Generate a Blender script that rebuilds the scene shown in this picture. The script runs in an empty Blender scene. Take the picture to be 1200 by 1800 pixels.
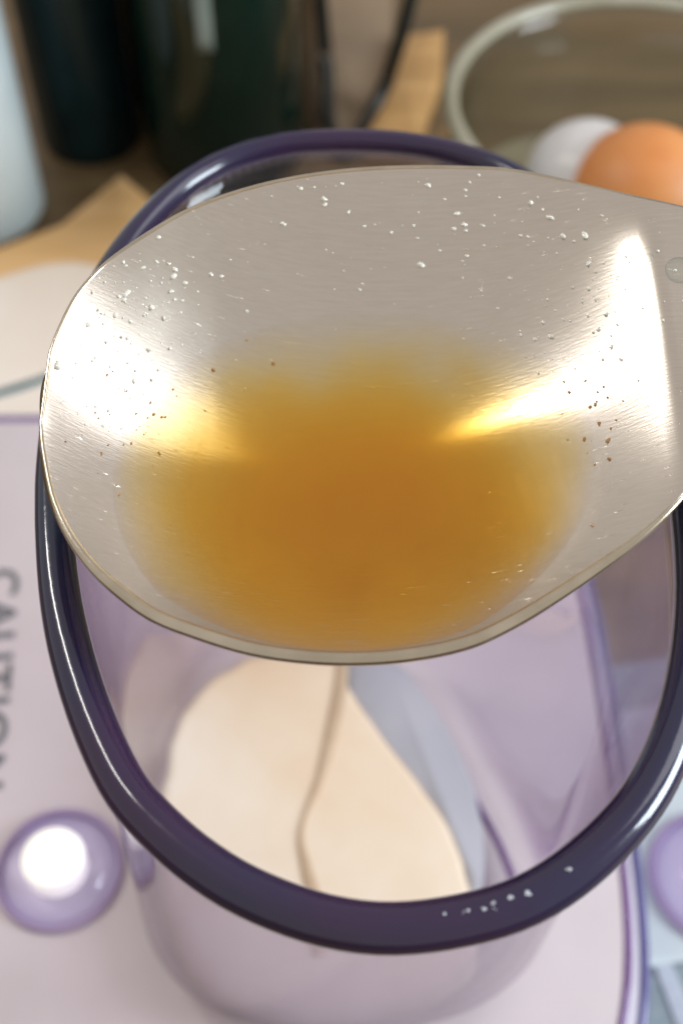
import bpy, bmesh, math, random
from mathutils import Vector, Matrix, noise
random.seed(7)
S = bpy.context.scene
C = S.collection

# ------------------------------------------------------------------ camera
F = 2200.0                      # focal length in photograph pixels (1200 x 1800)
PITCH = math.radians(52)        # below the horizontal
CAM = Vector((0, 0, 0.30))
cam_d = bpy.data.cameras.new("camera"); cam = bpy.data.objects.new("camera", cam_d); C.objects.link(cam)
cam.location = CAM; cam.rotation_euler = (math.pi/2 - PITCH, 0, 0)
cam_d.sensor_fit = 'VERTICAL'; cam_d.sensor_height = 36; cam_d.sensor_width = 24
cam_d.lens = 36 * F / 1800
cam_d.clip_start = 0.005; cam_d.clip_end = 20
cam_d.dof.use_dof = True; cam_d.dof.focus_distance = 0.146; cam_d.dof.aperture_fstop = 17
S.camera = cam

# ------------------------------------------------------------------ surroundings light
w = bpy.data.worlds.new("World"); S.world = w; w.use_nodes = True
bg = w.node_tree.nodes["Background"]; bg.inputs[0].default_value = (0.76, 0.72, 0.67, 1); bg.inputs[1].default_value = 0.62

def area(name, loc, target, size, power, col, shape='RECTANGLE', sy=None):
    d = bpy.data.lights.new(name, 'AREA'); d.shape = shape; d.size = size
    if shape == 'RECTANGLE': d.size_y = sy or size
    d.energy = power; d.color = col
    o = bpy.data.objects.new(name, d); C.objects.link(o); o.location = loc
    o.rotation_euler = (Vector(target) - Vector(loc)).to_track_quat('-Z', 'Y').to_euler()
    return o
T0 = (0, 0.12, 0.1)
area("window_light", (0.80, 0.02, 0.42), T0, 0.34, 6.5, (0.80, 0.92, 1.0), sy=0.34)
area("ceiling_lamp", (0.50, 0.30, 0.66), T0, 0.36, 0.95, (0.96, 0.97, 1.0), sy=0.40)
streak_lamp = area("spoon_streak_lamp", (-0.365, 0.335, 0.66), T0, 0.40, 1.1, (1.0, 0.97, 0.92), sy=0.035)      # added strip lamp, stretched and slanted to draw the streak on the spoon
zz = (streak_lamp.location-Vector(T0)).normalized(); xx = Vector((0.295, -0.25, 0.31)); xx = (xx-zz*xx.dot(zz)).normalized(); yy = zz.cross(xx)
streak_lamp.rotation_euler = Matrix((xx, yy, zz)).transposed().to_euler()

S.view_settings.view_transform = 'Standard'; S.view_settings.look = 'None'
S.view_settings.exposure = 0.24; S.view_settings.gamma = 1
S.render.engine = 'CYCLES'
cy = S.cycles
cy.use_denoising = True
cy.max_bounces = 14; cy.transparent_max_bounces = 24; cy.volume_bounces = 3
cy.glossy_bounces = 6; cy.diffuse_bounces = 4; cy.transmission_bounces = 8
cy.caustics_reflective = True; cy.caustics_refractive = True
cy.sample_clamp_indirect = 6

# ------------------------------------------------------------------ geometry helpers
FW = Vector((0, math.cos(PITCH), -math.sin(PITCH))); UP = Vector((0, math.sin(PITCH), math.cos(PITCH)))
def ray(px, py): return FW + Vector((1, 0, 0)) * ((px - 600) / F) + UP * ((900 - py) / F)
def at(px, py, z):                      # the point of the level plane z that the photograph shows at (px, py)
    r = ray(px, py); return CAM + r * ((z - CAM.z) / r.z)
def on_plane(px, py, p, n):
    r = ray(px, py); return CAM + r * ((p - CAM).dot(n) / r.dot(n))

def tag(o, label=None, cat=None, group=None, kind=None):
    if label: o['label'] = label
    if cat: o['category'] = cat
    if group: o['group'] = group
    if kind: o['kind'] = kind
    return o
def mesh(name, verts, faces, mat, parent=None, smooth=True):
    me = bpy.data.meshes.new(name); me.from_pydata([tuple(v) for v in verts], [], faces); me.validate(); me.update()
    if smooth: me.polygons.foreach_set('use_smooth', [True]*len(me.polygons))
    if mat: me.materials.append(mat)
    o = bpy.data.objects.new(name, me); C.objects.link(o)
    if parent: o.parent = parent; o.matrix_parent_inverse = Matrix.Translation(-parent.location)
    return o
def empty(name, loc=(0, 0, 0)):
    o = bpy.data.objects.new(name, None); C.objects.link(o); o.location = loc; o.empty_display_size = 0.01
    return o
def recalc(o):
    bm = bmesh.new(); bm.from_mesh(o.data); bmesh.ops.recalc_face_normals(bm, faces=bm.faces); bm.to_mesh(o.data); bm.free(); return o
def catmull(pts, n, closed=True):
    out = []; m = len(pts)
    for i in range(m if closed else m-1):
        g = lambda k: pts[(i+k) % m] if closed else pts[min(max(i+k, 0), m-1)]
        a, b, c, d = g(-1), g(0), g(1), g(2)
        for j in range(n):
            t = j/n
            out.append(0.5*((2*b) + (c-a)*t + (2*a-5*b+4*c-d)*t*t + (3*b-a-3*c+d)*t**3))
    if not closed: out.append(pts[-1].copy())
    return out
def resample(pts, n):                   # closed loop to n evenly spaced points
    P = pts + [pts[0]]; L = [0]
    for a, b in zip(P, P[1:]): L.append(L[-1] + (b-a).length)
    out = []; k = 0
    for i in range(n):
        s = L[-1]*i/n
        while L[k+1] < s: k += 1
        out.append(P[k].lerp(P[k+1], (s-L[k])/max(L[k+1]-L[k], 1e-12)))
    return out
def tube(name, pts, r, mat, parent=None, closed=False, sides=12, rz=None):
    V, Fc = [], []; n = len(pts)
    for i, p in enumerate(pts):
        a = pts[(i-1) % n] if closed else pts[max(i-1, 0)]; b = pts[(i+1) % n] if closed else pts[min(i+1, n-1)]
        t = (b-a).normalized(); ref = Vector((0, 0, 1)) if abs(t.z) < .9 else Vector((0, 1, 0))
        s = t.cross(ref).normalized(); u = s.cross(t)
        rr = r(i/n) if callable(r) else r
        for k in range(sides):
            th = 2*math.pi*k/sides
            V.append(p + s*math.cos(th)*rr + u*math.sin(th)*(rz or rr))
    for i in range(n if closed else n-1):
        j = (i+1) % n
        for k in range(sides):
            l = (k+1) % sides
            Fc.append((i*sides+k, i*sides+l, j*sides+l, j*sides+k))
    if not closed:
        Fc.append(tuple(range(sides))[::-1]); Fc.append(tuple((n-1)*sides+k for k in range(sides)))
    return recalc(mesh(name, V, Fc, mat, parent))
def lathe(name, prof, c, mat, parent=None, seg=64):
    V, Fc = [], []; c = Vector(c); m = len(prof)
    for i in range(seg):
        a = 2*math.pi*i/seg
        for r, z in prof: V.append(c + Vector((r*math.cos(a), r*math.sin(a), z)))
    for i in range(seg):
        j = (i+1) % seg
        for k in range(m-1): Fc.append((i*m+k, j*m+k, j*m+k+1, i*m+k+1))
    o = mesh(name, V, Fc, mat, parent)
    bm = bmesh.new(); bm.from_mesh(o.data); bmesh.ops.remove_doubles(bm, verts=bm.verts, dist=1e-6)
    bmesh.ops.recalc_face_normals(bm, faces=bm.faces); bm.to_mesh(o.data); bm.free(); return o
def loft(name, loops, mat, parent=None, cap0=False, cap1=False):
    V, Fc = [], []; n = len(loops[0])
    for L in loops: V += L
    for a in range(len(loops)-1):
        for i in range(n):
            j = (i+1) % n
            Fc.append((a*n+i, a*n+j, (a+1)*n+j, (a+1)*n+i))
    if cap0: Fc.append(tuple(range(n))[::-1])
    if cap1: Fc.append(tuple((len(loops)-1)*n+i for i in range(n)))
    return recalc(mesh(name, V, Fc, mat, parent))
def slab(name, loop, z0, z1, mat, parent=None, bev=0.001):   # closed outline (2-D) to a rounded-edge plate
    c = sum(loop, Vector((0, 0, 0)))/len(loop)
    def L(z, d):
        out = []
        for p in loop:
            q = Vector((p.x, p.y, 0)) - Vector((c.x, c.y, 0)); out.append(Vector((c.x, c.y, z)) + q*(1 - d/max(q.length, 1e-9)))
        return out
    loops = [L(z0, bev), L(z0+bev*.3, bev*.3), L(z0+bev, 0)] + [L(z1-bev, 0), L(z1-bev*.6, bev*.1), L(z1-bev*.3, bev*.3), L(z1-bev*.1, bev*.6), L(z1, bev)]
    return loft(name, loops, mat, parent, True, True)

# ------------------------------------------------------------------ material helpers
def mat(name):
    m = bpy.data.materials.new(name); m.use_nodes = True; nt = m.node_tree
    return m, nt, nt.nodes["Principled BSDF"], nt.nodes["Material Output"]
def N(nt, t, **kw):
    n = nt.nodes.new(t)
    for k, v in kw.items():
        if hasattr(n, k): setattr(n, k, v)
        else: n.inputs[k].default_value = v
    return n
def noisy(name, c1, c2, scale=30, rough=.5, bump=.1, coat=0, stretch=(1, 1, 1), metallic=0, dist=.0005, spec=.5):
    m, nt, b, out = mat(name)
    tc = N(nt, 'ShaderNodeTexCoord'); mp = N(nt, 'ShaderNodeMapping'); mp.inputs['Scale'].default_value = stretch
    nt.links.new(tc.outputs['Object'], mp.inputs[0])
    n = N(nt, 'ShaderNodeTexNoise'); n.inputs['Scale'].default_value = scale; n.inputs['Detail'].default_value = 6
    nt.links.new(mp.outputs[0], n.inputs['Vector'])
    r = N(nt, 'ShaderNodeValToRGB'); r.color_ramp.elements[0].position = .3; r.color_ramp.elements[1].position = .7
    r.color_ramp.elements[0].color = (*c1, 1); r.color_ramp.elements[1].color = (*c2, 1)
    nt.links.new(n.outputs[0], r.inputs[0]); nt.links.new(r.outputs[0], b.inputs['Base Color'])
    b.inputs['Roughness'].default_value = rough; b.inputs['Metallic'].default_value = metallic
    b.inputs['Coat Weight'].default_value = coat; b.inputs['Coat Roughness'].default_value = .05
    b.inputs['Specular IOR Level'].default_value = spec
    if bump:
        bp = N(nt, 'ShaderNodeBump'); bp.inputs['Strength'].default_value = bump; bp.inputs['Distance'].default_value = dist
        nt.links.new(n.outputs[0], bp.inputs['Height']); nt.links.new(bp.outputs[0], b.inputs['Normal'])
    return m
def clear(name, tint, edge, gloss_rough=.03, ior=1.45, power=2.5):
    """glass or clear plastic: a wall that passes light, deeper in tint at grazing angles, with a Fresnel gloss"""
    m, nt, b, out = mat(name); nt.nodes.remove(b)
    lw = N(nt, 'ShaderNodeLayerWeight'); lw.inputs[0].default_value = .5
    pw = N(nt, 'ShaderNodeMath', operation='POWER'); pw.inputs[1].default_value = power
    nt.links.new(lw.outputs['Facing'], pw.inputs[0])
    mx = N(nt, 'ShaderNodeMix', data_type='RGBA'); mx.inputs[6].default_value = (*tint, 1); mx.inputs[7].default_value = (*edge, 1)
    nt.links.new(pw.outputs[0], mx.inputs[0])
    tr = N(nt, 'ShaderNodeBsdfTransparent'); nt.links.new(mx.outputs[2], tr.inputs[0])
    gl = N(nt, 'ShaderNodeBsdfGlossy'); gl.inputs['Roughness'].default_value = gloss_rough
    f0 = ((ior-1)/(ior+1))**2                       # Schlick's Fresnel, the same from either side of the wall
    p5 = N(nt, 'ShaderNodeMath', operation='POWER'); p5.inputs[1].default_value = 5; nt.links.new(lw.outputs['Facing'], p5.inputs[0])
    fr = N(nt, 'ShaderNodeMath', operation='MULTIPLY_ADD'); fr.inputs[1].default_value = (1-f0)*.8; fr.inputs[2].default_value = f0
    nt.links.new(p5.outputs[0], fr.inputs[0])
    ms = N(nt, 'ShaderNodeMixShader')
    nt.links.new(fr.outputs[0], ms.inputs[0]); nt.links.new(tr.outputs[0], ms.inputs[1]); nt.links.new(gl.outputs[0], ms.inputs[2])
    nt.links.new(ms.outputs[0], out.inputs[0]); return m

M_table = noisy('worktop_wood', (.10, .065, .03), (.19, .12, .055), 9, .5, .1, stretch=(1, 6, 1))
M_board = noisy('pale_wood', (.62, .36, .14), (.80, .50, .24), 14, .5, .1, stretch=(1, 7, 1))
M_china = noisy('glazed_china', (.74, .66, .60), (.82, .75, .70), 20, .25, .0)
M_teal = noisy('teal_glaze', (.05, .14, .17), (.08, .2, .24), 60, .3, .0)
M_lilac = noisy('lilac_plastic', (.53, .46, .48), (.62, .54, .57), 22, .38, .0)
M_lilac2 = noisy('pale_lilac_lip', (.60, .56, .66), (.66, .62, .72), 30, .25, .0)
M_purple = noisy('purple_edge', (.10, .025, .16), (.16, .05, .24), 60, .2, .0, coat=.6)
M_indigo = noisy('indigo_edge', (.07, .06, .22), (.11, .10, .30), 60, .2, .0, coat=.6)
M_ink = noisy('grey_ink', (.10, .105, .12), (.16, .165, .18), 300, .6, .0)
M_black = noisy('black_rubber', (.008, .010, .008), (.02, .022, .018), 80, .35, .0)
M_dgreen = noisy('dark_green_glass', (.004, .012, .009), (.008, .022, .015), 30, .12, .0, spec=.35)
M_dteal = noisy('dark_teal_glass', (.004, .012, .014), (.008, .024, .026), 30, .25, .0, spec=.2)
M_dbrown = noisy('dark_brown_glass', (.035, .022, .012), (.06, .04, .022), 30, .3, .0, spec=.2)
M_whitep = noisy('pale_blue_plastic', (.55, .64, .66), (.66, .74, .76), 30, .35, .0)
M_orange = noisy('orange_peel', (.62, .22, .06), (.74, .31, .10), 60, .45, .25)
M_sphere = noisy('pale_plain', (.62, .60, .60), (.72, .69, .70), 60, .3, .05)
M_khaki = noisy('khaki_brew', (.20, .16, .08), (.30, .25, .13), 40, .12, .0)
M_glint = noisy('pale_glint', (.16, .20, .17), (.26, .30, .27), 60, .4, .0)
M_tan = noisy('tan_wood', (.45, .24, .08), (.62, .36, .14), 20, .5, .1, stretch=(1, 8, 1))
M_lip = noisy('thick_glass_lip', (.24, .22, .15), (.40, .38, .30), 30, .15, .0, coat=.5)
M_floorglass = noisy('grey_floorglass', (.42, .43, .47), (.50, .50, .53), 40, .5, .0)
M_reflection = noisy('pale_reflection', (.42, .47, .44), (.52, .56, .52), 60, .3, .0)
M_card = noisy('white_paper', (.52, .58, .62), (.58, .64, .68), 60, .7, .05)
M_towel = noisy('blue_grey_cloth', (.22, .27, .31), (.29, .34, .38), 400, .9, .3)
M_stripe = noisy('pale_weave', (.42, .45, .54), (.48, .52, .60), 400, .9, .3)
M_lampglint = noisy('glowing_lamp_glint', (.88, .87, .80), (.92, .91, .85), 30, .3, .0)
pb = M_lampglint.node_tree.nodes['Principled BSDF']; pb.inputs['Emission Color'].default_value = (1, .97, .86, 1); pb.inputs['Emission Strength'].default_value = .5  # glows to imitate a round lamp mirrored in the dome

M_bezel = noisy('lilac_bezel', (.34, .25, .42), (.42, .32, .50), 60, .3, .0)
M_jar = clear('lilac_tinted_glass', (.975, .962, .982), (.70, .62, .74), .03)
M_clear = clear('clear_glass', (.93, .945, .93), (.42, .46, .42), .05)
M_dome = clear('lilac_dome_glass', (.88, .85, .94), (.40, .32, .55), .06, 1.5, 2)

# dark purple glass of the rim: a deep tint with a clear-coat gloss, slightly see-through
m, nt, b, out = mat('dark_purple_glass'); M_rim = m
tc = N(nt, 'ShaderNodeTexCoord'); n1 = N(nt, 'ShaderNodeTexNoise'); n1.inputs['Scale'].default_value = 28
nt.links.new(tc.outputs['Object'], n1.inputs['Vector'])
r = N(nt, 'ShaderNodeValToRGB'); r.color_ramp.elements[0].position = .35; r.color_ramp.elements[1].position = .65
r.color_ramp.elements[0].color = (.006, .015, .050, 1); r.color_ramp.elements[1].color = (.026, .010, .046, 1)
nt.links.new(n1.outputs[0], r.inputs[0]); nt.links.new(r.outputs[0], b.inputs['Base Color'])
b.inputs['Roughness'].default_value = .16; b.inputs['Coat Weight'].default_value = .5; b.inputs['Coat Roughness'].default_value = .03
n2 = N(nt, 'ShaderNodeTexNoise'); n2.inputs['Scale'].default_value = 260; n2.inputs['Detail'].default_value = 4
nt.links.new(tc.outputs['Object'], n2.inputs['Vector'])
bp = N(nt, 'ShaderNodeBump'); bp.inputs['Strength'].default_value = .12; bp.inputs['Distance'].default_value = .0005
nt.links.new(n2.outputs[0], bp.inputs['Height']); nt.links.new(bp.outputs[0], b.inputs['Normal'])

# worn spoon steel: brushed along the length, with fine scratches
m, nt, b, out = mat('worn_steel'); M_steel = m
tc = N(nt, 'ShaderNodeTexCoord'); mp = N(nt, 'ShaderNodeMapping'); mp.inputs['Scale'].default_value = (1, 14, 4)
nt.links.new(tc.outputs['Object'], mp.inputs[0])
n1 = N(nt, 'ShaderNodeTexNoise'); n1.inputs['Scale'].default_value = 260; n1.inputs['Detail'].default_value = 8
nt.links.new(mp.outputs[0], n1.inputs['Vector'])
n2 = N(nt, 'ShaderNodeTexNoise'); n2.inputs['Scale'].default_value = 55; n2.inputs['Detail'].default_value = 5
nt.links.new(tc.outputs['Object'], n2.inputs['Vector'])
rr = N(nt, 'ShaderNodeMapRange'); rr.inputs['To Min'].default_value = .15; rr.inputs['To Max'].default_value = .32
nt.links.new(n2.outputs[0], rr.inputs[0]); nt.links.new(rr.outputs[0], b.inputs['Roughness'])
cr = N(nt, 'ShaderNodeValToRGB'); cr.color_ramp.elements[0].color = (.64, .57, .50, 1); cr.color_ramp.elements[1].color = (.74, .68, .61, 1)
nt.links.new(n1.outputs[0], cr.inputs[0]); nt.links.new(cr.outputs[0], b.inputs['Base Color'])
b.inputs['Metallic'].default_value = 1
m3 = N(nt, 'ShaderNodeMapping'); m3.inputs['Scale'].default_value = (60, 1200, 300); m3.inputs['Rotation'].default_value = (0, 0, .25)
nt.links.new(tc.outputs['Object'], m3.inputs[0]); n3 = N(nt, 'ShaderNodeTexNoise'); n3.inputs['Scale'].default_value = 3; n3.inputs['Detail'].default_value = 2
nt.links.new(m3.outputs[0], n3.inputs['Vector'])
t3 = N(nt, 'ShaderNodeMapRange'); t3.inputs['From Min'].default_value = .70; t3.inputs['From Max'].default_value = .78; nt.links.new(n3.outputs[0], t3.inputs[0])
b3 = N(nt, 'ShaderNodeBump'); b3.inputs['Strength'].default_value = .5; b3.inputs['Distance'].default_value = .0001; nt.links.new(t3.outputs[0], b3.inputs['Height'])
bp = N(nt, 'ShaderNodeBump'); bp.inputs['Strength'].default_value = .08; bp.inputs['Distance'].default_value = .0002; nt.links.new(b3.outputs[0], bp.inputs['Normal'])
nt.links.new(n1.outputs[0], bp.inputs['Height']); nt.links.new(bp.outputs[0], b.inputs['Normal'])

# cloudy amber liquid: real absorption and scattering by depth
m, nt, b, out = mat('cloudy_amber_liquid'); M_liquid = m; nt.nodes.remove(b)
tr = N(nt, 'ShaderNodeBsdfTransparent'); gl = N(nt, 'ShaderNodeBsdfGlossy'); gl.inputs['Roughness'].default_value = .05
lw = N(nt, 'ShaderNodeLayerWeight'); lw.inputs[0].default_value = .5
p5 = N(nt, 'ShaderNodeMath', operation='POWER'); p5.inputs[1].default_value = 5; nt.links.new(lw.outputs['Facing'], p5.inputs[0])
fr = N(nt, 'ShaderNodeMath', operation='MULTIPLY_ADD'); fr.inputs[1].default_value = .6; fr.inputs[2].default_value = .02; nt.links.new(p5.outputs[0], fr.inputs[0])
ms = N(nt, 'ShaderNodeMixShader'); nt.links.new(fr.outputs[0], ms.inputs[0]); nt.links.new(tr.outputs[0], ms.inputs[1]); nt.links.new(gl.outputs[0], ms.inputs[2])
nt.links.new(ms.outputs[0], out.inputs['Surface'])
va = N(nt, 'ShaderNodeVolumeAbsorption'); va.inputs['Color'].default_value = (.925, .71, .0, 1)
vs = N(nt, 'ShaderNodeVolumeScatter'); vs.inputs['Color'].default_value = (.98, .76, .22, 1)
# the cloud is densest where it has settled, in the middle of the pool, and drifts in wisps
tc = N(nt, 'ShaderNodeTexCoord'); nz = N(nt, 'ShaderNodeTexNoise'); nz.inputs['Scale'].default_value = 105; nz.inputs['Detail'].default_value = 3
nt.links.new(tc.outputs['Object'], nz.inputs['Vector'])
CLOUD = N(nt, 'ShaderNodeMapping'); CLOUD.vector_type = 'POINT'
nt.links.new(tc.outputs['Object'], CLOUD.inputs[0])
ln = N(nt, 'ShaderNodeVectorMath', operation='LENGTH'); nt.links.new(CLOUD.outputs[0], ln.inputs[0])
a1 = N(nt, 'ShaderNodeMath', operation='MULTIPLY_ADD'); a1.inputs[1].default_value = 1.1; nt.links.new(nz.outputs[0], a1.inputs[0]); nt.links.new(ln.outputs['Value'], a1.inputs[2])
mr = N(nt, 'ShaderNodeMapRange'); mr.interpolation_type = 'SMOOTHSTEP'; mr.inputs['From Min'].default_value = .35; mr.inputs['From Max'].default_value = 2.05
mr.inputs['To Min'].default_value = 1; mr.inputs['To Max'].default_value = .07
nt.links.new(a1.outputs[0], mr.inputs[0])
for k_, sh in ((360, va), (120, vs)):
    mm = N(nt, 'ShaderNodeMath', operation='MULTIPLY'); mm.inputs[1].default_value = k_; nt.links.new(mr.outputs[0], mm.inputs[0]); nt.links.new(mm.outputs[0], sh.inputs['Density'])
ad = N(nt, 'ShaderNodeAddShader'); nt.links.new(va.outputs[0], ad.inputs[0]); nt.links.new(vs.outputs[0], ad.inputs[1])
nt.links.new(ad.outputs[0], out.inputs['Volume'])

# cream liquid in the jar
M_cream = noisy('cream_liquid', (.80, .61, .40), (.93, .86, .72), 20, .6, .05)
M_streak = noisy('brown_streak', (.52, .38, .24), (.62, .47, .32), 80, .7, .0)

# ------------------------------------------------------------------ setting: the worktop
tb = mesh('worktop', [(-1.5, -1.2, 0), (1.5, -1.2, 0), (1.5, 2.2, 0), (-1.5, 2.2, 0)], [(0, 1, 2, 3)], M_table, smooth=False)
tag(tb, kind='structure')

# ------------------------------------------------------------------ appliance base
ZB = 0.030
def rrect(cx, cy, hx, hy, e, n=128):
    out = []
    for i in range(n):
        a = 2*math.pi*i/n; c, s = math.cos(a), math.sin(a)
        out.append(Vector((cx + hx*math.copysign(abs(c)**(2/e), c), cy + hy*math.copysign(abs(s)**(2/e), s), 0)))
    return resample(out, n)
BCX, BCY, BHX, BHY = -.064, .141, .132, .109
base = empty('appliance_base', (BCX, BCY, 0))
tag(base, 'pale lilac plastic appliance base with purple edges, CAUTION lettering and the jar standing on it', 'appliance')
slab('body', rrect(BCX, BCY, BHX, BHY, 4), .0, ZB-.0035, M_lilac2, base, .003)
slab('top_panel', rrect(BCX, BCY, BHX-.0048, BHY-.0048, 4), ZB-.006, ZB, M_lilac, base, .0012)
def ring(name, inset, z, r, m, rz=None):
    L = [p + Vector((0, 0, z)) for p in rrect(BCX, BCY, BHX-inset, BHY-inset, 4, 160)]
    return tube(name, L, r, m, base, True, 10, rz)
ring('edge_trim', .0008, ZB-.0045, .0013, M_indigo)
ring('seam_line', .0048, ZB-.0002, .0010, M_purple, .0005)

# lettering, printed flat on the top panel, reading downwards
fc = bpy.data.curves.new('lettering', 'FONT'); fc.body = 'CAUTION'; fc.size = 1; fc.extrude = 0; fc.space_character = 1.12; fc.offset = 0.018
fo = bpy.data.objects.new('lettering_tmp', fc); C.objects.link(fo)
bpy.context.view_layer.update()
me = bpy.data.meshes.new_from_object(fo.evaluated_get(bpy.context.evaluated_depsgraph_get()))
bpy.data.objects.remove(fo)
xs = [v.co.x for v in me.vertices]; ys = [v.co.y for v in me.vertices]
wx, hy = max(xs)-min(xs), max(ys)-min(ys)
a = at(36, 998, ZB+.0003); bb = at(6, 1385, ZB+.0003); d = (bb-a); side = Vector((d.y, -d.x, 0)).normalized()   # side: left of the reading direction is the letters' foot
if side.x > 0: side = -side
cap = (at(36, 1030, ZB).x - at(-20, 1030, ZB).x)
for v in me.vertices:
    v.co = a + d*((v.co.x-min(xs))/wx) + side*(cap*(1-(v.co.y-min(ys))/hy))
me.materials.append(M_ink)
le = bpy.data.objects.new('lettering', me); C.objects.link(le); le.parent = base; le.matrix_parent_inverse = Matrix.Translation(-base.location)

# domed button
def dome(name, label, px, py, rpx, z, glint_part=True):
    c = at(px, py, z); R = rpx/F*(CAM.z-z)/(-ray(px, py).z)
    t = empty(name, c); tag(t, label, 'knob')
    lathe('bezel', [(R*1.04, 0), (R*1.07, .0010), (R*1.02, .0020), (R*.96, .0016), (R*.94, 0)], c, M_bezel, t)
    lathe('dome', [(R*.99*math.cos(q*math.pi/2/14), R*.55*math.sin(q*math.pi/2/14)) for q in range(15)], c, M_dome, t)
    lathe('dome_floor', [(0, .0004), (R*.9, .0004), (R*.94, .0002)], c, M_lilac2, t)
    if glint_part:
        lathe('lamp_glint_cap', [(0, R*.60), (R*.40, R*.58), (R*.50, R*.50), (R*.515, R*.42), (R*.50, R*.1), (R*.5, 0)], c + Vector((-R*.04, R*.03, 0)), M_lampglint, t)  # raised white disc in place of the lamp's reflection in the dome
        for dx, dy, rr_ in ((-.35, -.62, .085), (-.86, -.50, .11)):
            pass
    return t
dome('domed_button', 'round lilac domed button with a lamp reflection painted white at its centre on the appliance base, left of the jar', 106, 1530, 106, ZB)
dome('glass_dome', 'lilac glass dome cut off by the right frame edge, on the blue-grey cloth', 1262, 1545, 118, .004, False)

# ------------------------------------------------------------------ jar
ZR, ZF = 0.180, ZB+.0005
rimpx = [(600,248),(500,254),(405,280),(325,325),(250,398),(192,478),(147,565),(117,655),(101,745),(94,850),(98,960),(110,1070),(135,1180),(173,1290),(220,1385),(275,1450),(350,1515),(440,1570),(560,1615),(680,1632),(810,1618),(930,1580),(1035,1508),(1125,1410),(1180,1300),(1210,1180),(1220,1060),(1213,940),(1192,800),(1150,650),(1085,500),(1000,385),(905,310),(800,270),(700,252)]
rim_loop = resample(catmull([at(x, y, ZR) for x, y in rimpx], 8), 200)
RB = .00245
floorpx = [(560,1135),(430,1165),(345,1230),(295,1330),(262,1440),(250,1550),(262,1660),(310,1740),(400,1795),(530,1820),(680,1815),(830,1780),(925,1705),(955,1600),(915,1480),(850,1370),(785,1265),(700,1180),(630,1145)]
floor_loop = resample(catmull([at(x, y, ZF) for x, y in floorpx], 10), 200)
def align(a, b):                        # rotate loop b so that both start at the same bearing
    def rot(L):
        c = sum(L, Vector())/len(L); k = max(range(len(L)), key=lambda i: (L[i]-c).normalized().y); return L[k:]+L[:k]
    def area2(L): return sum(L[i].x*L[(i+1) % len(L)].y-L[(i+1) % len(L)].x*L[i].y for i in range(len(L)))
    if area2(a) < 0: a = a[::-1]
    if area2(b) < 0: b = b[::-1]
    return rot(a), rot(b)
rim_loop, floor_loop = align(rim_loop, floor_loop)
jc = sum(floor_loop, Vector())/200
def inset(L, d):
    n = len(L); out = []
    for i, p in enumerate(L):
        t = (L[(i+1) % n]-L[i-1]); out.append(p + Vector((-t.y, t.x, 0)).normalized()*d)
    return out
jar = empty('glass_jar', (jc.x, jc.y, ZF))
tag(jar, 'tall clear oval jar with thick dark purple glass rim, standing on the lilac appliance base', 'jar')
tube('rim', rim_loop, lambda t: .0019+.00062*max(0, min(1, (.125-rim_loop[int(t*200) % 200].y)/.05)), M_rim, jar, True, 24)
def section(f, d):                      # f: 0 at the floor, 1 at the rim
    e = f**.9
    L = [a.lerp(b, e) for a, b in zip(floor_loop, rim_loop)]
    for p in L: p.z = ZF + (ZR-.0012-ZF)*f
    shrink = .010*max(0, 1-f/.09)**2
    return inset(L, d+shrink)
fs = [0, .01, .03, .05, .075, .1, .15, .22, .3, .4, .5, .6, .7, .8, .9, .96, 1]
wall = loft('body', [section(f, 0) for f in fs] + [section(f, .0016) for f in reversed(fs[3:])], M_jar, jar, True, True)
# purple tinted heel where the wall turns into the floor
tube('heel', [p+Vector((0, 0, .0002)) for p in section(.02, -.0002)], .0009, M_purple, jar, True, 10, .0006)

# raised worn marks on the near rim
def rim_pt(px, py, k=0):
    r = ray(px, py); best = None
    q = CAM + r*((ZR-CAM.z)/r.z)
    c = min(rim_loop, key=lambda p: (p-q).length)
    # closest point of the ray's pass to the bead surface
    t = (c-CAM).dot(r)/r.dot(r); x = CAM + r*t; off = x-c
    i = rim_loop.index(c); tan = (rim_loop[(i+1) % 200]-rim_loop[i-1]).normalized(); off -= tan*off.dot(tan)
    o2 = off - r.normalized()*off.dot(r.normalized())
    h = math.sqrt(max(RB**2-min(o2.length, RB*.98)**2, 0))
    return x - r.normalized()*h
def grain(bmv, c, s, up=None, flat=.5):  # small faceted crystal
    rot = Matrix.Rotation(random.uniform(0, 6.28), 3, random.choice('XYZ'))
    base_i = len(bmv[0])
    k = random.choice((4, 5, 6))
    P = [Vector((math.cos(2*math.pi*i/k)*random.uniform(.5, 1.2), math.sin(2*math.pi*i/k)*random.uniform(.5, 1.2), random.uniform(-.2, .2))) for i in range(k)] + [Vector((0, 0, .7)), Vector((0, 0, -.6))]
    for p in P: bmv[0].append(c + rot @ (p*s))
    for i in range(k):
        j = (i+1) % k
        bmv[1].append((base_i+i, base_i+j, base_i+k)); bmv[1].append((base_i+j, base_i+i, base_i+k+1))
M_nick = noisy('chipped_glass', (.45, .48, .55), (.75, .78, .85), 900, .15, .0, coat=.5)
G = ([], [])
random.seed(3)
for (x, y, s, n) in ((770,1612,3,3),(782,1609,4.5,2),(797,1608,2.5,3),(812,1603,3,3),(824,1602,4,2),(850,1598,3,4),(868,1588,6,3),(869,1598,4.5,2),(882,1585,5,3),(898,1578,5,4),(908,1572,6,4),(918,1568,4,3),(927,1570,5,4),(929,1561,5,2),(990,1531,5,2),(998,1530,5,3),(1003,1527,4,2)):
    for _ in range(n):
        grain(G, rim_pt(x+random.uniform(-4, 4), y+random.uniform(-3, 3)), s*.000052*random.uniform(.7, 1.2))
mk = mesh('worn_mark', G[0], G[1], M_nick, jar, False)
mk['kind'] = 'stuff'

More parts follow.
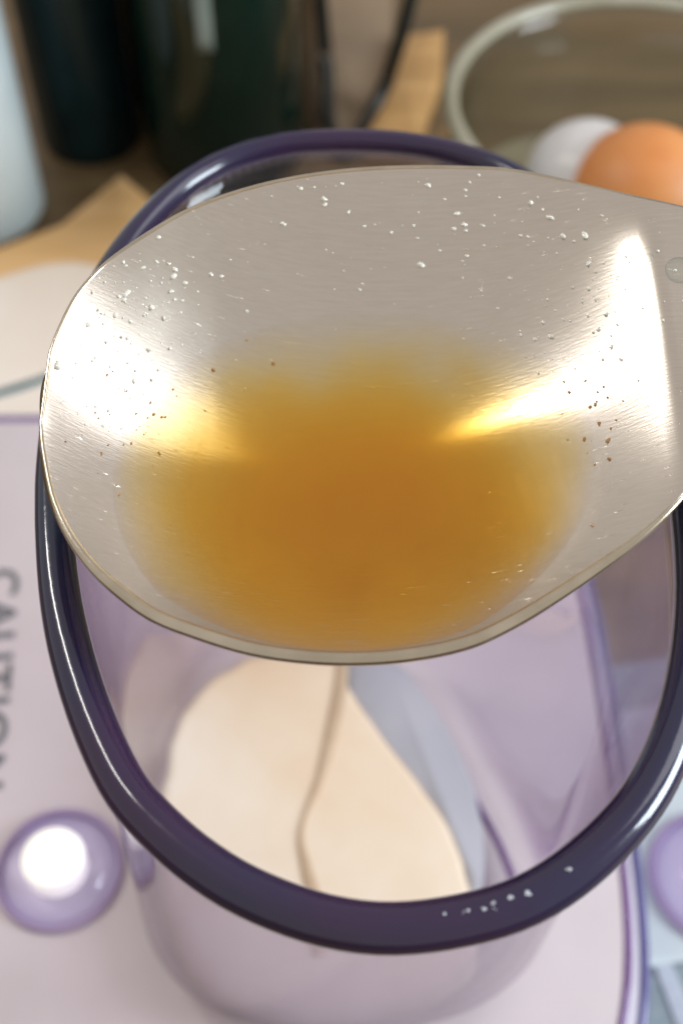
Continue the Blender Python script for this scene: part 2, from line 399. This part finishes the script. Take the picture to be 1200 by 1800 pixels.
# cream liquid lying in the jar
ZL = ZF+.0110
lpx = [(283,1400),(300,1300),(345,1215),(425,1160),(520,1142),(596,1160),(612,1205),(652,1262),(710,1340),(770,1420),(810,1500),(830,1580),(838,1680),(790,1750),(640,1795),(450,1780),(330,1710),(290,1600),(278,1500)]
Lc = resample(catmull([at(x, y, ZL) for x, y in lpx], 8), 120)
for i, p in enumerate(Lc):
    d_ = noise.noise(Vector((p.x*160, p.y*160, 3)))*.0008; p.x += d_; p.y -= d_
crm = slab('cream_pool', Lc, ZF+.0077, ZL, M_cream, None, .0022)
tag(crm, 'cream coloured liquid pooled over most of the jar floor', 'liquid')
st = tube('streak', catmull([at(x, y, ZL+.0001) for x, y in ((603,1150),(598,1210),(582,1290),(562,1370),(538,1430),(529,1475),(540,1530),(556,1600),(560,1680))], 8, False), lambda t: .0011+.0005*math.sin(t*9), M_streak, None, False, 10, .0005)
tag(st, 'thin brown bent streak lying across the cream liquid inside the jar', 'streak')
# blue-grey sheet added for the bare glass floor of the jar
sp = [(596,1120),(680,1150),(745,1220),(800,1310),(838,1410),(850,1500),(842,1600),(815,1600),(790,1470),(700,1350),(620,1240)]
sc_ = slab('floor_patch', resample(catmull([at(x, y, ZF+.009) for x, y in sp], 6), 80), ZF+.0077, ZF+.0092, M_floorglass, None, .0006)
tag(sc_, 'blue-grey patch added for the bare glass floor beside the cream liquid in the jar', 'floorglass')

# ------------------------------------------------------------------ spoon
TILT = math.radians(11)
SN = Vector((0, -math.sin(TILT), math.cos(TILT))); SU = Vector((1, 0, 0)); SV = SN.cross(SU)
SP = CAM + ray(600, 730)*.142
top = [(72,740),(75,690),(90,615),(112,560),(140,510),(185,462),(250,415),(330,368),(420,334),(520,310),(620,297),(720,292),(820,293),(900,298),(1000,318),(1100,342),(1200,366),(1320,402),(1450,446),(1600,480),(2400,500)]
bot = [(72,740),(76,790),(92,870),(120,935),(160,990),(210,1036),(270,1078),(340,1106),(430,1134),(520,1149),(620,1154),(720,1147),(820,1126),(900,1090),(980,1042),(1060,988),(1130,936),(1200,868),(1290,750),(1400,655),(1560,600),(2400,590)]
def loc2(px, py):
    q = on_plane(px, py, SP, SN)-SP; return (q.dot(SU), q.dot(SV))
T = catmull([Vector((*loc2(x, y), 0)) for x, y in top], 10, False)
B = catmull([Vector((*loc2(x, y), 0)) for x, y in bot], 10, False)
def ev(P, x):
    for a, b in zip(P, P[1:]):
        if a.x <= x <= b.x: return a.y + (b.y-a.y)*(x-a.x)/max(b.x-a.x, 1e-9)
    return P[0].y if x < P[0].x else P[-1].y
x0 = T[0].x; xb = loc2(1185, 700)[0]; x_end = loc2(2300, 540)[0]
DEPTH = .0165
def bowl(x, v, dz=0):
    yt, yb = ev(T, x), ev(B, x); yc, hw = (yt+yb)/2, (yt-yb)/2
    u = (x-x0)/(xb-x0)*2-1                        # -1 tip .. 1 neck
    if u < 1:
        uu = abs(u-.0); g = (1-uu**2.0)
        d_ = DEPTH*max(g, 0)*.93 + .0011*min(1, (u+1)*2)
    else: d_ = .0011
    h = -d_*(1-(v*v+.004)**.85)
    if u > .75: h += .00012*0 + (x-xb+.010)**2*1.2 if x > xb-.010 else 0
    return SP + SU*x + SV*(yc+hw*v) + SN*(h+dz)
nx, nv = 220, 120
X = []
for i in range(nx+1):
    t = i/nx; xa = x0 + (xb-x0)*.5*(1-math.cos(math.pi*min(t/.5, 1)*.5))*1 if t < .5 else None
    if t < .5: X.append(x0 + (xb-x0)*.55*(1-math.cos(math.pi*t)))
    else: X.append(x0+(xb-x0)*.55 + (x_end-x0-(xb-x0)*.55)*(((t-.5)*2)**1.6))
X = [X[0]] + [x for x in X if x-X[0] > .00006]; nx = len(X)-1
Vs = [-1+2*j/nv for j in range(nv+1)]
V, Fc = [], []
TH = .0010
def xs_of(i): return X[i] if i else X[0]+1e-5
for i in range(nx+1):
    for v in Vs: V.append(bowl(xs_of(i), v))
for i in range(nx):
    for j in range(nv):
        a = i*(nv+1)+j; Fc.append((a, a+nv+1, a+nv+2, a+1))
spoon = mesh('spoon', V, Fc, M_steel)
bm = bmesh.new(); bm.from_mesh(spoon.data); bmesh.ops.remove_doubles(bm, verts=bm.verts, dist=2e-6); bm.to_mesh(spoon.data); bm.free()
recalc(spoon)
# make sure the shell thickens away from the liquid side
spoon.data.materials.append(noisy('polished_steel_edge', (.56, .49, .38), (.70, .62, .50), 220, .13, .0, metallic=1))
mid = min(spoon.data.polygons, key=lambda p: (p.center-bowl(X[nx//3], 0)).length)
if mid.normal.dot(SN) < 0: spoon.data.flip_normals()
md = spoon.modifiers.new('thickness', 'SOLIDIFY'); md.thickness = TH; md.offset = -1; md.use_even_offset = False; md.material_offset_rim = 1
EL = [bowl(xs_of(i), 1) for i in range(nx, 0, -1)] + [bowl(xs_of(i), -1) for i in range(nx+1)]
EL = [p for i, p in enumerate(EL) if i == 0 or (p-EL[i-1]).length > 2e-5]
def edge_r(t):                          # the edge is rolled thicker along the near side
    p = EL[min(int(t*len(EL)), len(EL)-1)]; k = max(0, min(1, (-(p-SP).dot(SV)-.004)/.022)); return .00028 + .00048*k*k*(3-2*k)
tube('rolled_edge', [p - SN*edge_r(i/len(EL))*1.0 for i, p in enumerate(EL)], edge_r, spoon.data.materials[1], spoon, False, 12)
tag(spoon, 'worn steel spoon held over the jar mouth, holding cloudy amber liquid', 'spoon')

# liquid: level surface, bottom sunk just inside the steel
zl = bowl(loc2(600, 730)[0], -1).z - .0006
def inside(i, j): return bowl(xs_of(i), Vs[j]).z < zl
cells = [(i, j) for i in range(nx) for j in range(nv) if X[i+1] < xb and any(inside(i+a, j+b) for a in (0, 1) for b in (0, 1))]
idx = {}; LV = []; LF = []
def vid(i, j, k):
    if (i, j, k) not in idx:
        p = bowl(xs_of(i), Vs[j]); q = p.copy()
        if k: q.z = zl
        else: q = Vector((p.x, p.y, min(p.z, zl)-.0004))
        idx[(i, j, k)] = len(LV); LV.append(q)
    return idx[(i, j, k)]
cs = set(cells)
for (i, j) in cells:
    LF.append((vid(i, j, 1), vid(i+1, j, 1), vid(i+1, j+1, 1), vid(i, j+1, 1)))
    LF.append((vid(i, j, 0), vid(i, j+1, 0), vid(i+1, j+1, 0), vid(i+1, j, 0)))
    for (di, dj, e) in ((-1, 0, ((0, 0), (0, 1))), (1, 0, ((1, 1), (1, 0))), (0, -1, ((1, 0), (0, 0))), (0, 1, ((0, 1), (1, 1)))):
        if (i+di, j+dj) not in cs:
            (a1, b1), (a2, b2) = e
            LF.append((vid(i+a1, j+b1, 1), vid(i+a2, j+b2, 1), vid(i+a2, j+b2, 0), vid(i+a1, j+b1, 0)))
cc = at(640, 815, zl); CLOUD.inputs['Scale'].default_value = (1/.0275, 1/.0185, 1/.02); CLOUD.inputs['Location'].default_value = (-cc.x/.0275, -cc.y/.0185, -(cc.z-.004)/.02)
liq = recalc(mesh('amber_liquid', LV, LF, M_liquid, None, False))
tag(liq, 'cloudy amber brown liquid pooled in the steel spoon', 'liquid')
print('liquid cells', len(cells), 'z', zl)

# surface point of the bowl seen at a pixel
def bowl_pt(px, py):
    x, y = loc2(px, py); 
    for _ in range(12):
        yt, yb = ev(T, x), ev(B, x); v = max(-.99, min(.99, (y-(yt+yb)/2)/((yt-yb)/2)))
        p = bowl(x, v)
        r = ray(px, py); h = (p-SP).dot(SN)
        q = on_plane(px, py, SP+SN*h, SN)-SP
        x, y = q.dot(SU), q.dot(SV)
    return bowl(x, v)

# droplets clinging to the bowl wall
m, nt, b, out = mat('droplet'); M_drop = m
b.inputs['Base Color'].default_value = (.85, .86, .82, 1); b.inputs['Roughness'].default_value = .12; b.inputs['Coat Weight'].default_value = 1
nz = N(nt, 'ShaderNodeTexNoise'); nz.inputs['Scale'].default_value = 900
cr = N(nt, 'ShaderNodeValToRGB'); cr.color_ramp.elements[0].color = (.62, .58, .48, 1); cr.color_ramp.elements[1].color = (.92, .93, .9, 1)
nt.links.new(nz.outputs[0], cr.inputs[0]); nt.links.new(cr.outputs[0], b.inputs['Base Color'])
def droplet_mesh(V, Fc, c, n, s, flat=.5, seed=0, elong=1):
    n = n.normalized(); a = n.orthogonal().normalized(); bq = n.cross(a); k0 = len(V); K = 7
    ph = random.uniform(0, 6.28); rad = [random.uniform(.65, 1.25) for _ in range(K)]
    a, bq = a*math.cos(ph)+bq*math.sin(ph), bq*math.cos(ph)-a*math.sin(ph)
    for ringr, hh in ((1, 0), (.8, .45), (.35, .95)):
        for i in range(K):
            th = 2*math.pi*i/K
            V.append(c + (a*math.cos(th)*elong + bq*math.sin(th))*s*rad[i]*ringr + n*s*flat*hh*random.uniform(.8, 1.2))
    for q in range(2):
        for i in range(K):
            j = (i+1) % K; Fc.append((k0+q*K+i, k0+q*K+j, k0+(q+1)*K+j, k0+(q+1)*K+i))
    Fc.append(tuple(k0+2*K+i for i in range(K))); Fc.append(tuple(k0+i for i in reversed(range(K))))
random.seed(11)
PX = .142/F
big = [(740,468,11,'largest pale flake on the far wall of the spoon, right of its middle'),
       (103,646,12,'round white droplet at the far left edge of the spoon, beside the rim'),
       (270,540,10,'brightest wet crystal in the cluster at the left of the spoon'),
       (257,553,8,'lower crystal of the wet pair in the left cluster on the spoon'),
       (497,395,8,'pale flake near the far edge, left of the middle of the spoon'),
       (568,351,7,'small pale flake just under the far rim of the spoon'),
       (370,484,7,'lone pale flake between the left cluster and the spoon middle'),
       (933,356,9,'pair-like pale flake near the far rim, towards the neck'),
       (965,384,8,'pale flake second nearest the bright neck glare'),
       (813,395,8,'slanting flake on the darker far wall, right of middle'),
       (895,490,6,'lone flake below the slanting flakes, near the amber edge'),
       (987,415,8,'flake touching the left side of the bright neck glare'),
       (302,513,7,'bright flake above the left cluster on the spoon'),
       (433,547,6,'small flake at the upper edge of the amber liquid, left of middle'),
       (262,615,7,'bright flake below the left cluster, above the white glare')]
for (x, y, s, lab) in big:
    V, Fc = [], []; p = bowl_pt(x, y); n = (Vector((0, 0, 1))*.3+SN)
    for k_ in range(3): grain((V, Fc), Vector((random.uniform(-.5, .5), random.uniform(-.5, .5), .2))*s*PX*.8, s*PX*random.uniform(.5, .95))
    o = mesh('wet_flake', V, Fc, M_drop); o.location = p; tag(o, lab, 'flake', 'wet flakes stuck to the spoon')
V, Fc = [], []
def scatter(cx, cy, rx, ry, n, smin, smax, V, Fc, flat=.5):
    for _ in range(n):
        x, y = random.gauss(cx, rx), random.gauss(cy, ry)
        if ev([Vector((a, b_, 0)) for a, b_ in top], x)+8 > y or x < 85: continue
        sz = smin*1.1+(smax*2.0-smin)*random.random()**1.8
        if random.random() < .4: droplet_mesh(V, Fc, bowl_pt(x, y), SN, sz*PX, flat, elong=random.uniform(.8, 1.6))
        else: grain((V, Fc), bowl_pt(x, y)+SN*sz*PX*.2, sz*PX*.9)
scatter(250, 540, 70, 60, 110, .8, 3.2, V, Fc)
scatter(150, 650, 40, 70, 36, .8, 3.0, V, Fc)
scatter(850, 400, 110, 60, 60, .9, 3.2, V, Fc)
scatter(960, 560, 60, 50, 50, .8, 2.6, V, Fc)
scatter(1080, 520, 60, 90, 60, .8, 2.8, V, Fc)
scatter(600, 430, 220, 90, 40, .7, 2.4, V, Fc)
scatter(450, 330, 150, 8, 14, 1, 2.6, V, Fc)
o = mesh('fine_flakes', V, Fc, M_drop); tag(o, 'fine pale wet specks scattered over the far and left wall of the spoon', 'specks', kind='stuff')
M_sed = noisy('brown_sediment', (.28, .13, .04), (.48, .26, .10), 700, .5, .0)
V, Fc = [], []
for (x, y, s) in ((375,651,5),(480,640,5),(435,598,3),(285,734,4),(265,708,2.5),(240,728,3),(305,685,3),(210,871,3),(205,853,2),(1000,690,5),(1045,712,5),(1052,745,6),(1068,775,5),(1070,808,6),(1028,670,4),(990,672,4),(1040,925,3)):
    droplet_mesh(V, Fc, bowl_pt(x, y)+SN*.0001, SN, s*PX*.8, .4, elong=random.uniform(.8, 1.8))
scatter(250, 740, 60, 40, 60, .6, 2.0, V, Fc, .3); scatter(1055, 745, 22, 45, 16, .6, 2.4, V, Fc, .3)
o = mesh('brown_sediment', V, Fc, M_sed); tag(o, 'fine brown sediment grains along the shallow edges of the amber liquid', 'sediment', kind='stuff')

# a clear water drop on the neck and small ones on the steel near it
M_water = clear('water', (.97, .99, .99), (.45, .52, .52), .02, 1.33, 2)
def water_drop(px, py, r, label):
    p = bowl_pt(px, py); t = SN.to_track_quat('Z', 'Y')
    o = lathe('water_drop', [(r*math.cos(q*math.pi/2/10), r*.45*math.sin(q*math.pi/2/10)) for q in range(11)] + [(0, -r*.05), (r, -r*.02)][:1], (0, 0, 0), M_water, None, 28)
    o.rotation_mode = 'QUATERNION'; o.rotation_quaternion = t; o.location = p; tag(o, label, 'water drop', 'water drops on the spoon')
water_drop(1194, 474, .0018, 'large clear water drop on the spoon neck at the right frame edge')
water_drop(1112, 436, .0007, 'small clear water drop inside the bright glare on the spoon neck')
water_drop(1140, 452, .0006, 'small clear water drop midway between the glare and the large drop')

# ------------------------------------------------------------------ background things
def poly_slab(name, pts, z0, z1, m, label, cat, bev=.0015):
    L = [at(x, y, z1) for x, y in pts]; L = [Vector((p.x, p.y, 0)) for p in L]
    D = []
    for i in range(len(L)):
        a, b = L[i], L[(i+1) % len(L)]
        for k in range(10): D.append(a.lerp(b, k/10))
    o = slab(name, D, z0, z1, m, None, bev); return tag(o, label, cat)
poly_slab('wooden_board', [(-420,640),(-60,455),(110,392),(214,306),(262,345),(420,520),(300,700),(-420,860)], .0, .010, M_board, 'pale tan wooden board under the saucer at the left', 'board')
M_mat = noisy('cream_mat', (.70, .56, .44), (.84, .76, .70), 12, .6, .05)
mt_ = empty('place_mat', at(20, 580, .0105)); tag(mt_, 'cream place mat with a thin teal line along its near edge, left of the jar', 'mat')
def ribbon(name, far, near, z0, z1, m, parent, bev):
    far = catmull([at(x, y, z1) for x, y in far], 8, False); near = catmull([at(x, y, z1) for x, y in near], 8, False)
    L = [Vector((p.x, p.y, 0)) for p in far + near[::-1]]
    o = slab(name, L, z0, z1, m, None, bev); o.parent = parent; o.matrix_parent_inverse = Matrix.Translation(-parent.location); return o
ribbon('sheet', [(-420,560),(-60,500),(90,462),(190,470),(300,520)], [(-420,830),(-60,775),(0,758),(75,730),(190,650),(300,600)], .0103, .0135, M_mat, mt_, .001)
ribbon('teal_line', [(-420,745),(-60,698),(0,684),(75,660),(190,612),(290,570)], [(-420,757),(-60,710),(0,696),(75,672),(190,622),(290,578)], .0132, .0139, M_teal, mt_, .0002)

def bottle(name, label, px, py, r, h, m, neck=True, prof=None):
    c = at(px, py, 0); t = empty(name, c); tag(t, label, 'bottle')
    body = [(0, 0), (r*.94, 0), (r, .003), (r, h*.62), (r*.95, h*.68), (r*.5, h*.80), (r*.38, h*.86), (r*.38, h)] if not prof else prof
    lathe('body', body, c, m, t)
    lathe('cap', [(0, h+.012), (r*.40, h+.012), (r*.43, h+.010), (r*.43, h-.004), (r*.39, h-.004)], c, M_black, t, 32)
    return t
bottle('dark_bottle', 'dark teal bottle at the back left, beside the pale bottle', 165, 240, .020, .24, M_dteal)
gb = bottle('dark_bottle', 'wide dark green bottle behind the jar rim with a pale painted glint down its front', 400, 265, .030, .26, M_dgreen)
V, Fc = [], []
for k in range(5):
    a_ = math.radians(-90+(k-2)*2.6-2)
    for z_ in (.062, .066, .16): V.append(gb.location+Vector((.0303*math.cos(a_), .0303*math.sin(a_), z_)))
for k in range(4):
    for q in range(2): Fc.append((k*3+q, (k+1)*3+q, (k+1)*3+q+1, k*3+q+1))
o = mesh('painted_glint', V, Fc, M_glint, gb); md_ = o.modifiers.new('t', 'SOLIDIFY'); md_.thickness = .0004; md_.offset = 1  # highlight on the green glass, put in as a pale coloured strip
bottle('dark_bottle', 'dark brown bottle behind, between the teal and the green bottles', 265, 140, .022, .24, M_dbrown)
bottle('pale_bottle', 'pale blue-white bottle cut off by the left frame edge', -38, 372, .025, .24, M_whitep)
lb = bottle('dark_bottle', 'black-brown bottle at the back, right of the green bottle', 486, 215, .016, .24, M_dbrown)

w_ = tube('wire_loop', catmull([at(556,-90,.06), at(565,20,.035), at(574,120,.014), at(580,220,.004), at(606,268,.003), at(640,225,.004), at(676,150,.014), at(706,60,.035), at(735,-60,.06)], 10, False), .0028, M_black)
tag(w_, 'black looped cord standing behind the jar, between the bottles and the glass', 'cord')
poly_slab('wood_block', [(640,240),(690,150),(712,60),(780,50),(778,120),(735,240)], 0, .010, M_tan, 'tan strip of wood behind the jar, left of the glass vessel', 'wood')
poly_slab('cardboard_sheet', [(560,250),(560,-200),(700,-200),(690,60),(640,250)], 0, .003, noisy('brown_card', (.20, .14, .09), (.27, .19, .12), 30, .8, .05), 'dull brown card lying under the black cord', 'card', .0008)

gc = Vector((.087, .314, 0)); gj = empty('glass_vessel', gc); tag(gj, 'wide clear glass vessel with khaki brew at the upper right', 'glass vessel')
def sc(P, k): return [(r_*k, z_) for r_, z_ in P]
lathe('wall', sc([(0, 0), (.040, 0), (.046, .004), (.050, .03), (.047, .07), (.045, .084), (.0465, .088), (.0445, .089), (.0425, .084), (.0445, .07), (.0475, .03), (.044, .006), (0, .004)], 1.22), gc, M_clear, gj, 96)
lathe('lip', [(.0545, .087), (.0572, .0865), (.0582, .0885), (.0566, .0905), (.0540, .0900), (.0530, .0885), (.0545, .087)], gc, M_lip, gj, 96)
V, Fc = [], []
for k in range(9):
    a_ = math.radians(230+k*2.4)
    for q in range(9):
        z_ = .020+.062*q/8; rr_ = 1.22*(.0505-.0055*max(0, (z_-.03)/.055)) + .0004
        V.append(gc+Vector((rr_*math.cos(a_), rr_*math.sin(a_), z_)))
for k in range(8):
    for q in range(8): Fc.append((k*9+q, (k+1)*9+q, (k+1)*9+q+1, k*9+q+1))
stp = mesh('painted_reflection', V, Fc, M_reflection, gj); md_ = stp.modifiers.new('t', 'SOLIDIFY'); md_.thickness = .0006; md_.offset = 1  # window reflection on the vessel wall, painted as a pale curved strip
br = lathe('khaki_brew', sc([(0, .0045), (.043, .0065), (.0465, .03), (.0465, .041), (.0460, .0415), (0, .0415)], 1.22), gc, M_khaki, None, 96); tag(br, 'khaki brew filling the lower half of the glass vessel', 'liquid')
def ball(name, c, r, m, label, cat, sq=1, seg=24):
    prof = [(r*math.sin(math.pi*k/seg), -r*sq*math.cos(math.pi*k/seg)) for k in range(seg+1)]
    prof[0] = (0, -r*sq); prof[-1] = (0, r*sq)
    o = lathe(name, prof, (0, 0, 0), m); o.location = c; return tag(o, label, cat)
oc = at(1128, 345, .060)
ball('orange_fruit', oc, .0222, M_orange, 'smooth orange ball lying on the brew in the glass vessel', 'fruit', .95)
ball('pale_sphere', at(1032, 322, .056)+Vector((0, .003, 0)), .0190, M_sphere, 'pale ball half hidden behind the orange ball in the glass vessel', 'sphere', .9)  # pale ball behind the orange one, filling the crescent at its left

poly_slab('tea_towel', [(1000,1180),(1500,1100),(1600,2100),(1010,2100)], 0, .0025, M_towel, 'blue-grey cloth with a pale stripe at the lower right', 'cloth', .001)
poly_slab('cloth_stripe', [(1148,1690),(1178,1690),(1268,1900),(1225,1900)], .0028, .0032, M_stripe, 'pale diagonal ribbon on the blue-grey cloth at the lower right', 'ribbon', .0001)
poly_slab('paper_card', [(1090,1250),(1500,1180),(1500,1640),(1107,1705),(1098,1500)], .0030, .0038, M_card, 'white card corner lying on the blue-grey cloth beside the appliance', 'card', .0002)
